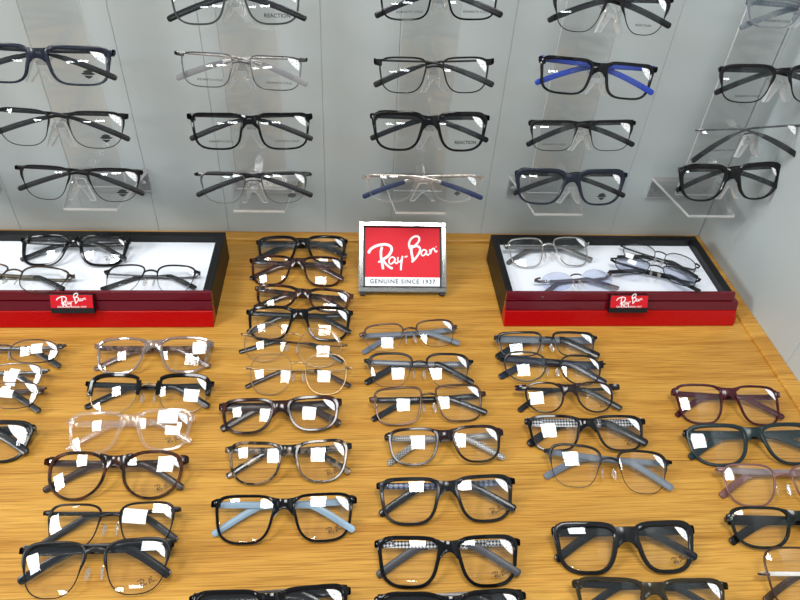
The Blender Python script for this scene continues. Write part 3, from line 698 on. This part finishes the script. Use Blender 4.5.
# counter: right side
table('burgundy rounded glasses beside the right wall', (676, 391), (783, 394), 421, mat=BURG, tmat=BURG, shape='square', rivet=True, rt=.0024, rb=.0018, k=.68)
table('dark teal acetate glasses', (689, 433), (821, 431), 460, mat=TEAL, tmat=TEAL, shape='soft', temple='wide', rt=.0042, rb=.0030, stk=.8, k=0.72)
table('dusty rose thin-rimmed glasses', (721, 469), (846, 470), 501, kind='metal', rt=.0018, rb=.0013, mat=PINKB, tmat=plain('rose_grey_temple', (130, 116, 116), .3), tip=PINKB, shape='soft', temple='acetate', k=0.85)
table('black and dark green glasses above the brown wire pair', (732, 520), (868, 520), 545, mat=plain('black_green_acetate', (16, 22, 20), .2), tmat=MBLK, shape='soft', temple='wide', rivet=True, rt=.0026, k=.45)
table('brown metal glasses cut by the bottom right corner', (766, 575), (906, 572), 610, kind='metal', rt=.0016, rb=.0012, mat=BRN, tmat=WPL, tip=BRN, shape='soft', temple='slim', k=.2, metal=GOLD)

# towers
def tower(k, x, rests, zb, label, side, ztop=.62):
    root = empty('acrylic_tower', Matrix.Translation((x, -.05, zb))); tag(root, label, 'display stand', 'clear acrylic wall towers')
    p = MB(); w = .034; t = .0016
    p.quadbox(-w, w, -t, t, 0, ztop-zb, 0)
    p.mi = [0, 0, 0, 0, 0, 0]; pm = p; pm.mi = [1, 1, 0, 0, 1, 1]
    bevel(pm.build('back_panel', [ACR, ACRE], root, False), .0003, 1)
    b_ = MB()   # trapezoid foot plate from the wall forward
    pts = [(-.050, .0495), (.050, .0495), (.0335, -.052), (-.0335, -.052)]
    if side: pts = [(p_[0]+side*(.004 if p_[1] > 0 else .0), p_[1]) for p_ in pts]
    b_.prism([(a, b) for a, b in reversed(pts)], -.0042, -.0004, 'z', 0, 1); b_.build('foot_plate', [ACR, ACRE], root, False)
    b2 = MB(); b2.quadbox(-.050, .050, .0462, .0492, -.0355, -.0045, 0); b2.mi = [1, 1, 0, 0, 1, 1]; b2.build('wall_plate', [ACR, ACRE], root, False)
    for sx in (-1, 1):
        s_ = MB(); s_.tube([(sx*.043, .0425, -.018), (sx*.043, .0461, -.018)], .0032, 10); s_.build('screw', SILVER, root)
    for (org, Rm, hb, b) in rests:
        n = MB()
        # nose rest: an A-shaped clear block standing behind the bridge, on an arm to the panel
        o = org-np.array([x, -.05, zb]); yt = b*.42; yb_ = -b*1.05; wt = max(.0035, hb*.62); wb_ = hb+.0075
        A = [(-wt, yt), (-wb_, yb_), (-wb_+.0055, yb_), (-wt*.25, yt-.012), (wt*.25, yt-.012), (wb_-.0055, yb_), (wb_, yb_), (wt, yt)]
        nb = len(n.v); z0, z1 = -.0100, -.0035
        for z in (z0, z1):
            for (px, py) in A: n.v.append(tuple(Rm@np.array([px, py, z])+o))
        m_ = len(A)
        for quad in ((0, 1, 2, 3), (4, 5, 6, 7), (0, 3, 4, 7)):
            n.f.append(tuple(nb+m_+i for i in quad)); n.f.append(tuple(nb+i for i in reversed(quad))); n.mi += [0, 0]
        for i in range(m_):
            j = (i+1) % m_; n.f.append((nb+i, nb+j, nb+m_+j, nb+m_+i)[::-1]); n.mi.append(1)
        # arm, from the rest back to the panel, passing above the folded temples
        a0 = Rm@np.array([0, yt-.003, -.010])+o; n.quadbox(-wt+a0[0], wt+a0[0], a0[1], -.0018, a0[2]-.004, a0[2]-.001, 0)
        ob = n.build('nose_rest', [ACRN, ACRE], root, False)
    return root
xsT = {1: -.332, 2: -.112-.018, 3: .094-.006, 4: .270, 5: .462}
lab = {1: 'clear acrylic tower farthest left on the back wall', 2: 'clear acrylic tower second from the left on the back wall', 3: 'clear acrylic tower on the wall above the red sign',
       4: 'clear acrylic tower holding the blue-templed glasses', 5: 'clear acrylic tower beside the right wall'}
for k in range(1, 6):
    xm = float(np.mean([r[0][0] for r in TW[k]]))
    tower(k, xm, TW[k], .112, lab[k], 0)

xm = -.545; tower(6, xm, [], .112, 'clear acrylic tower at the very left edge, only its foot showing', 0)

# ================================================================== light
wd = bpy.data.worlds.new('world'); S.world = wd; wd.use_nodes = True
wd.node_tree.nodes['Background'].inputs[0].default_value = (.86, .95, 1, 1); wd.node_tree.nodes['Background'].inputs[1].default_value = .40
def lamp(name, x, y, z, sx, sy, e, c=(1, .985, .96)):
    l = bpy.data.lights.new(name, 'AREA'); l.shape = 'RECTANGLE'; l.size = sx; l.size_y = sy; l.energy = e; l.color = c
    o = bpy.data.objects.new(name, l); COL.objects.link(o); o.location = (x, y, z); return o
ZC = 1.85
for (x, y, sx, sy, p) in ((.12, -.84, .60, .60, 25), (-1.25, -.60, .46, .46, 30), (-.3, -3.0, .7, .3, 24), (-1.3, -3.2, .6, .3, 24), (-2.9, -1.5, .6, .9, 40)):  # ceiling panels, small distant lights at the rear, then an added left fill
    lo = lamp('room_and_fill_light', x, y, ZC, sx, sy, p*PI*sx*sy, (1, 1, .985))
    if x < -2: lo.rotation_euler = (0, math.radians(-52), 0)  # the left fill is added, tilted to brighten the right wall

S.view_settings.view_transform = 'Standard'; S.view_settings.look = 'None'; S.view_settings.exposure = -.17; S.view_settings.gamma = 1
S.view_settings.use_curve_mapping = False
S.cycles.transparent_max_bounces = 48; S.cycles.max_bounces = 8; S.cycles.glossy_bounces = 4; S.cycles.caustics_reflective = False
S.cycles.use_denoising = True
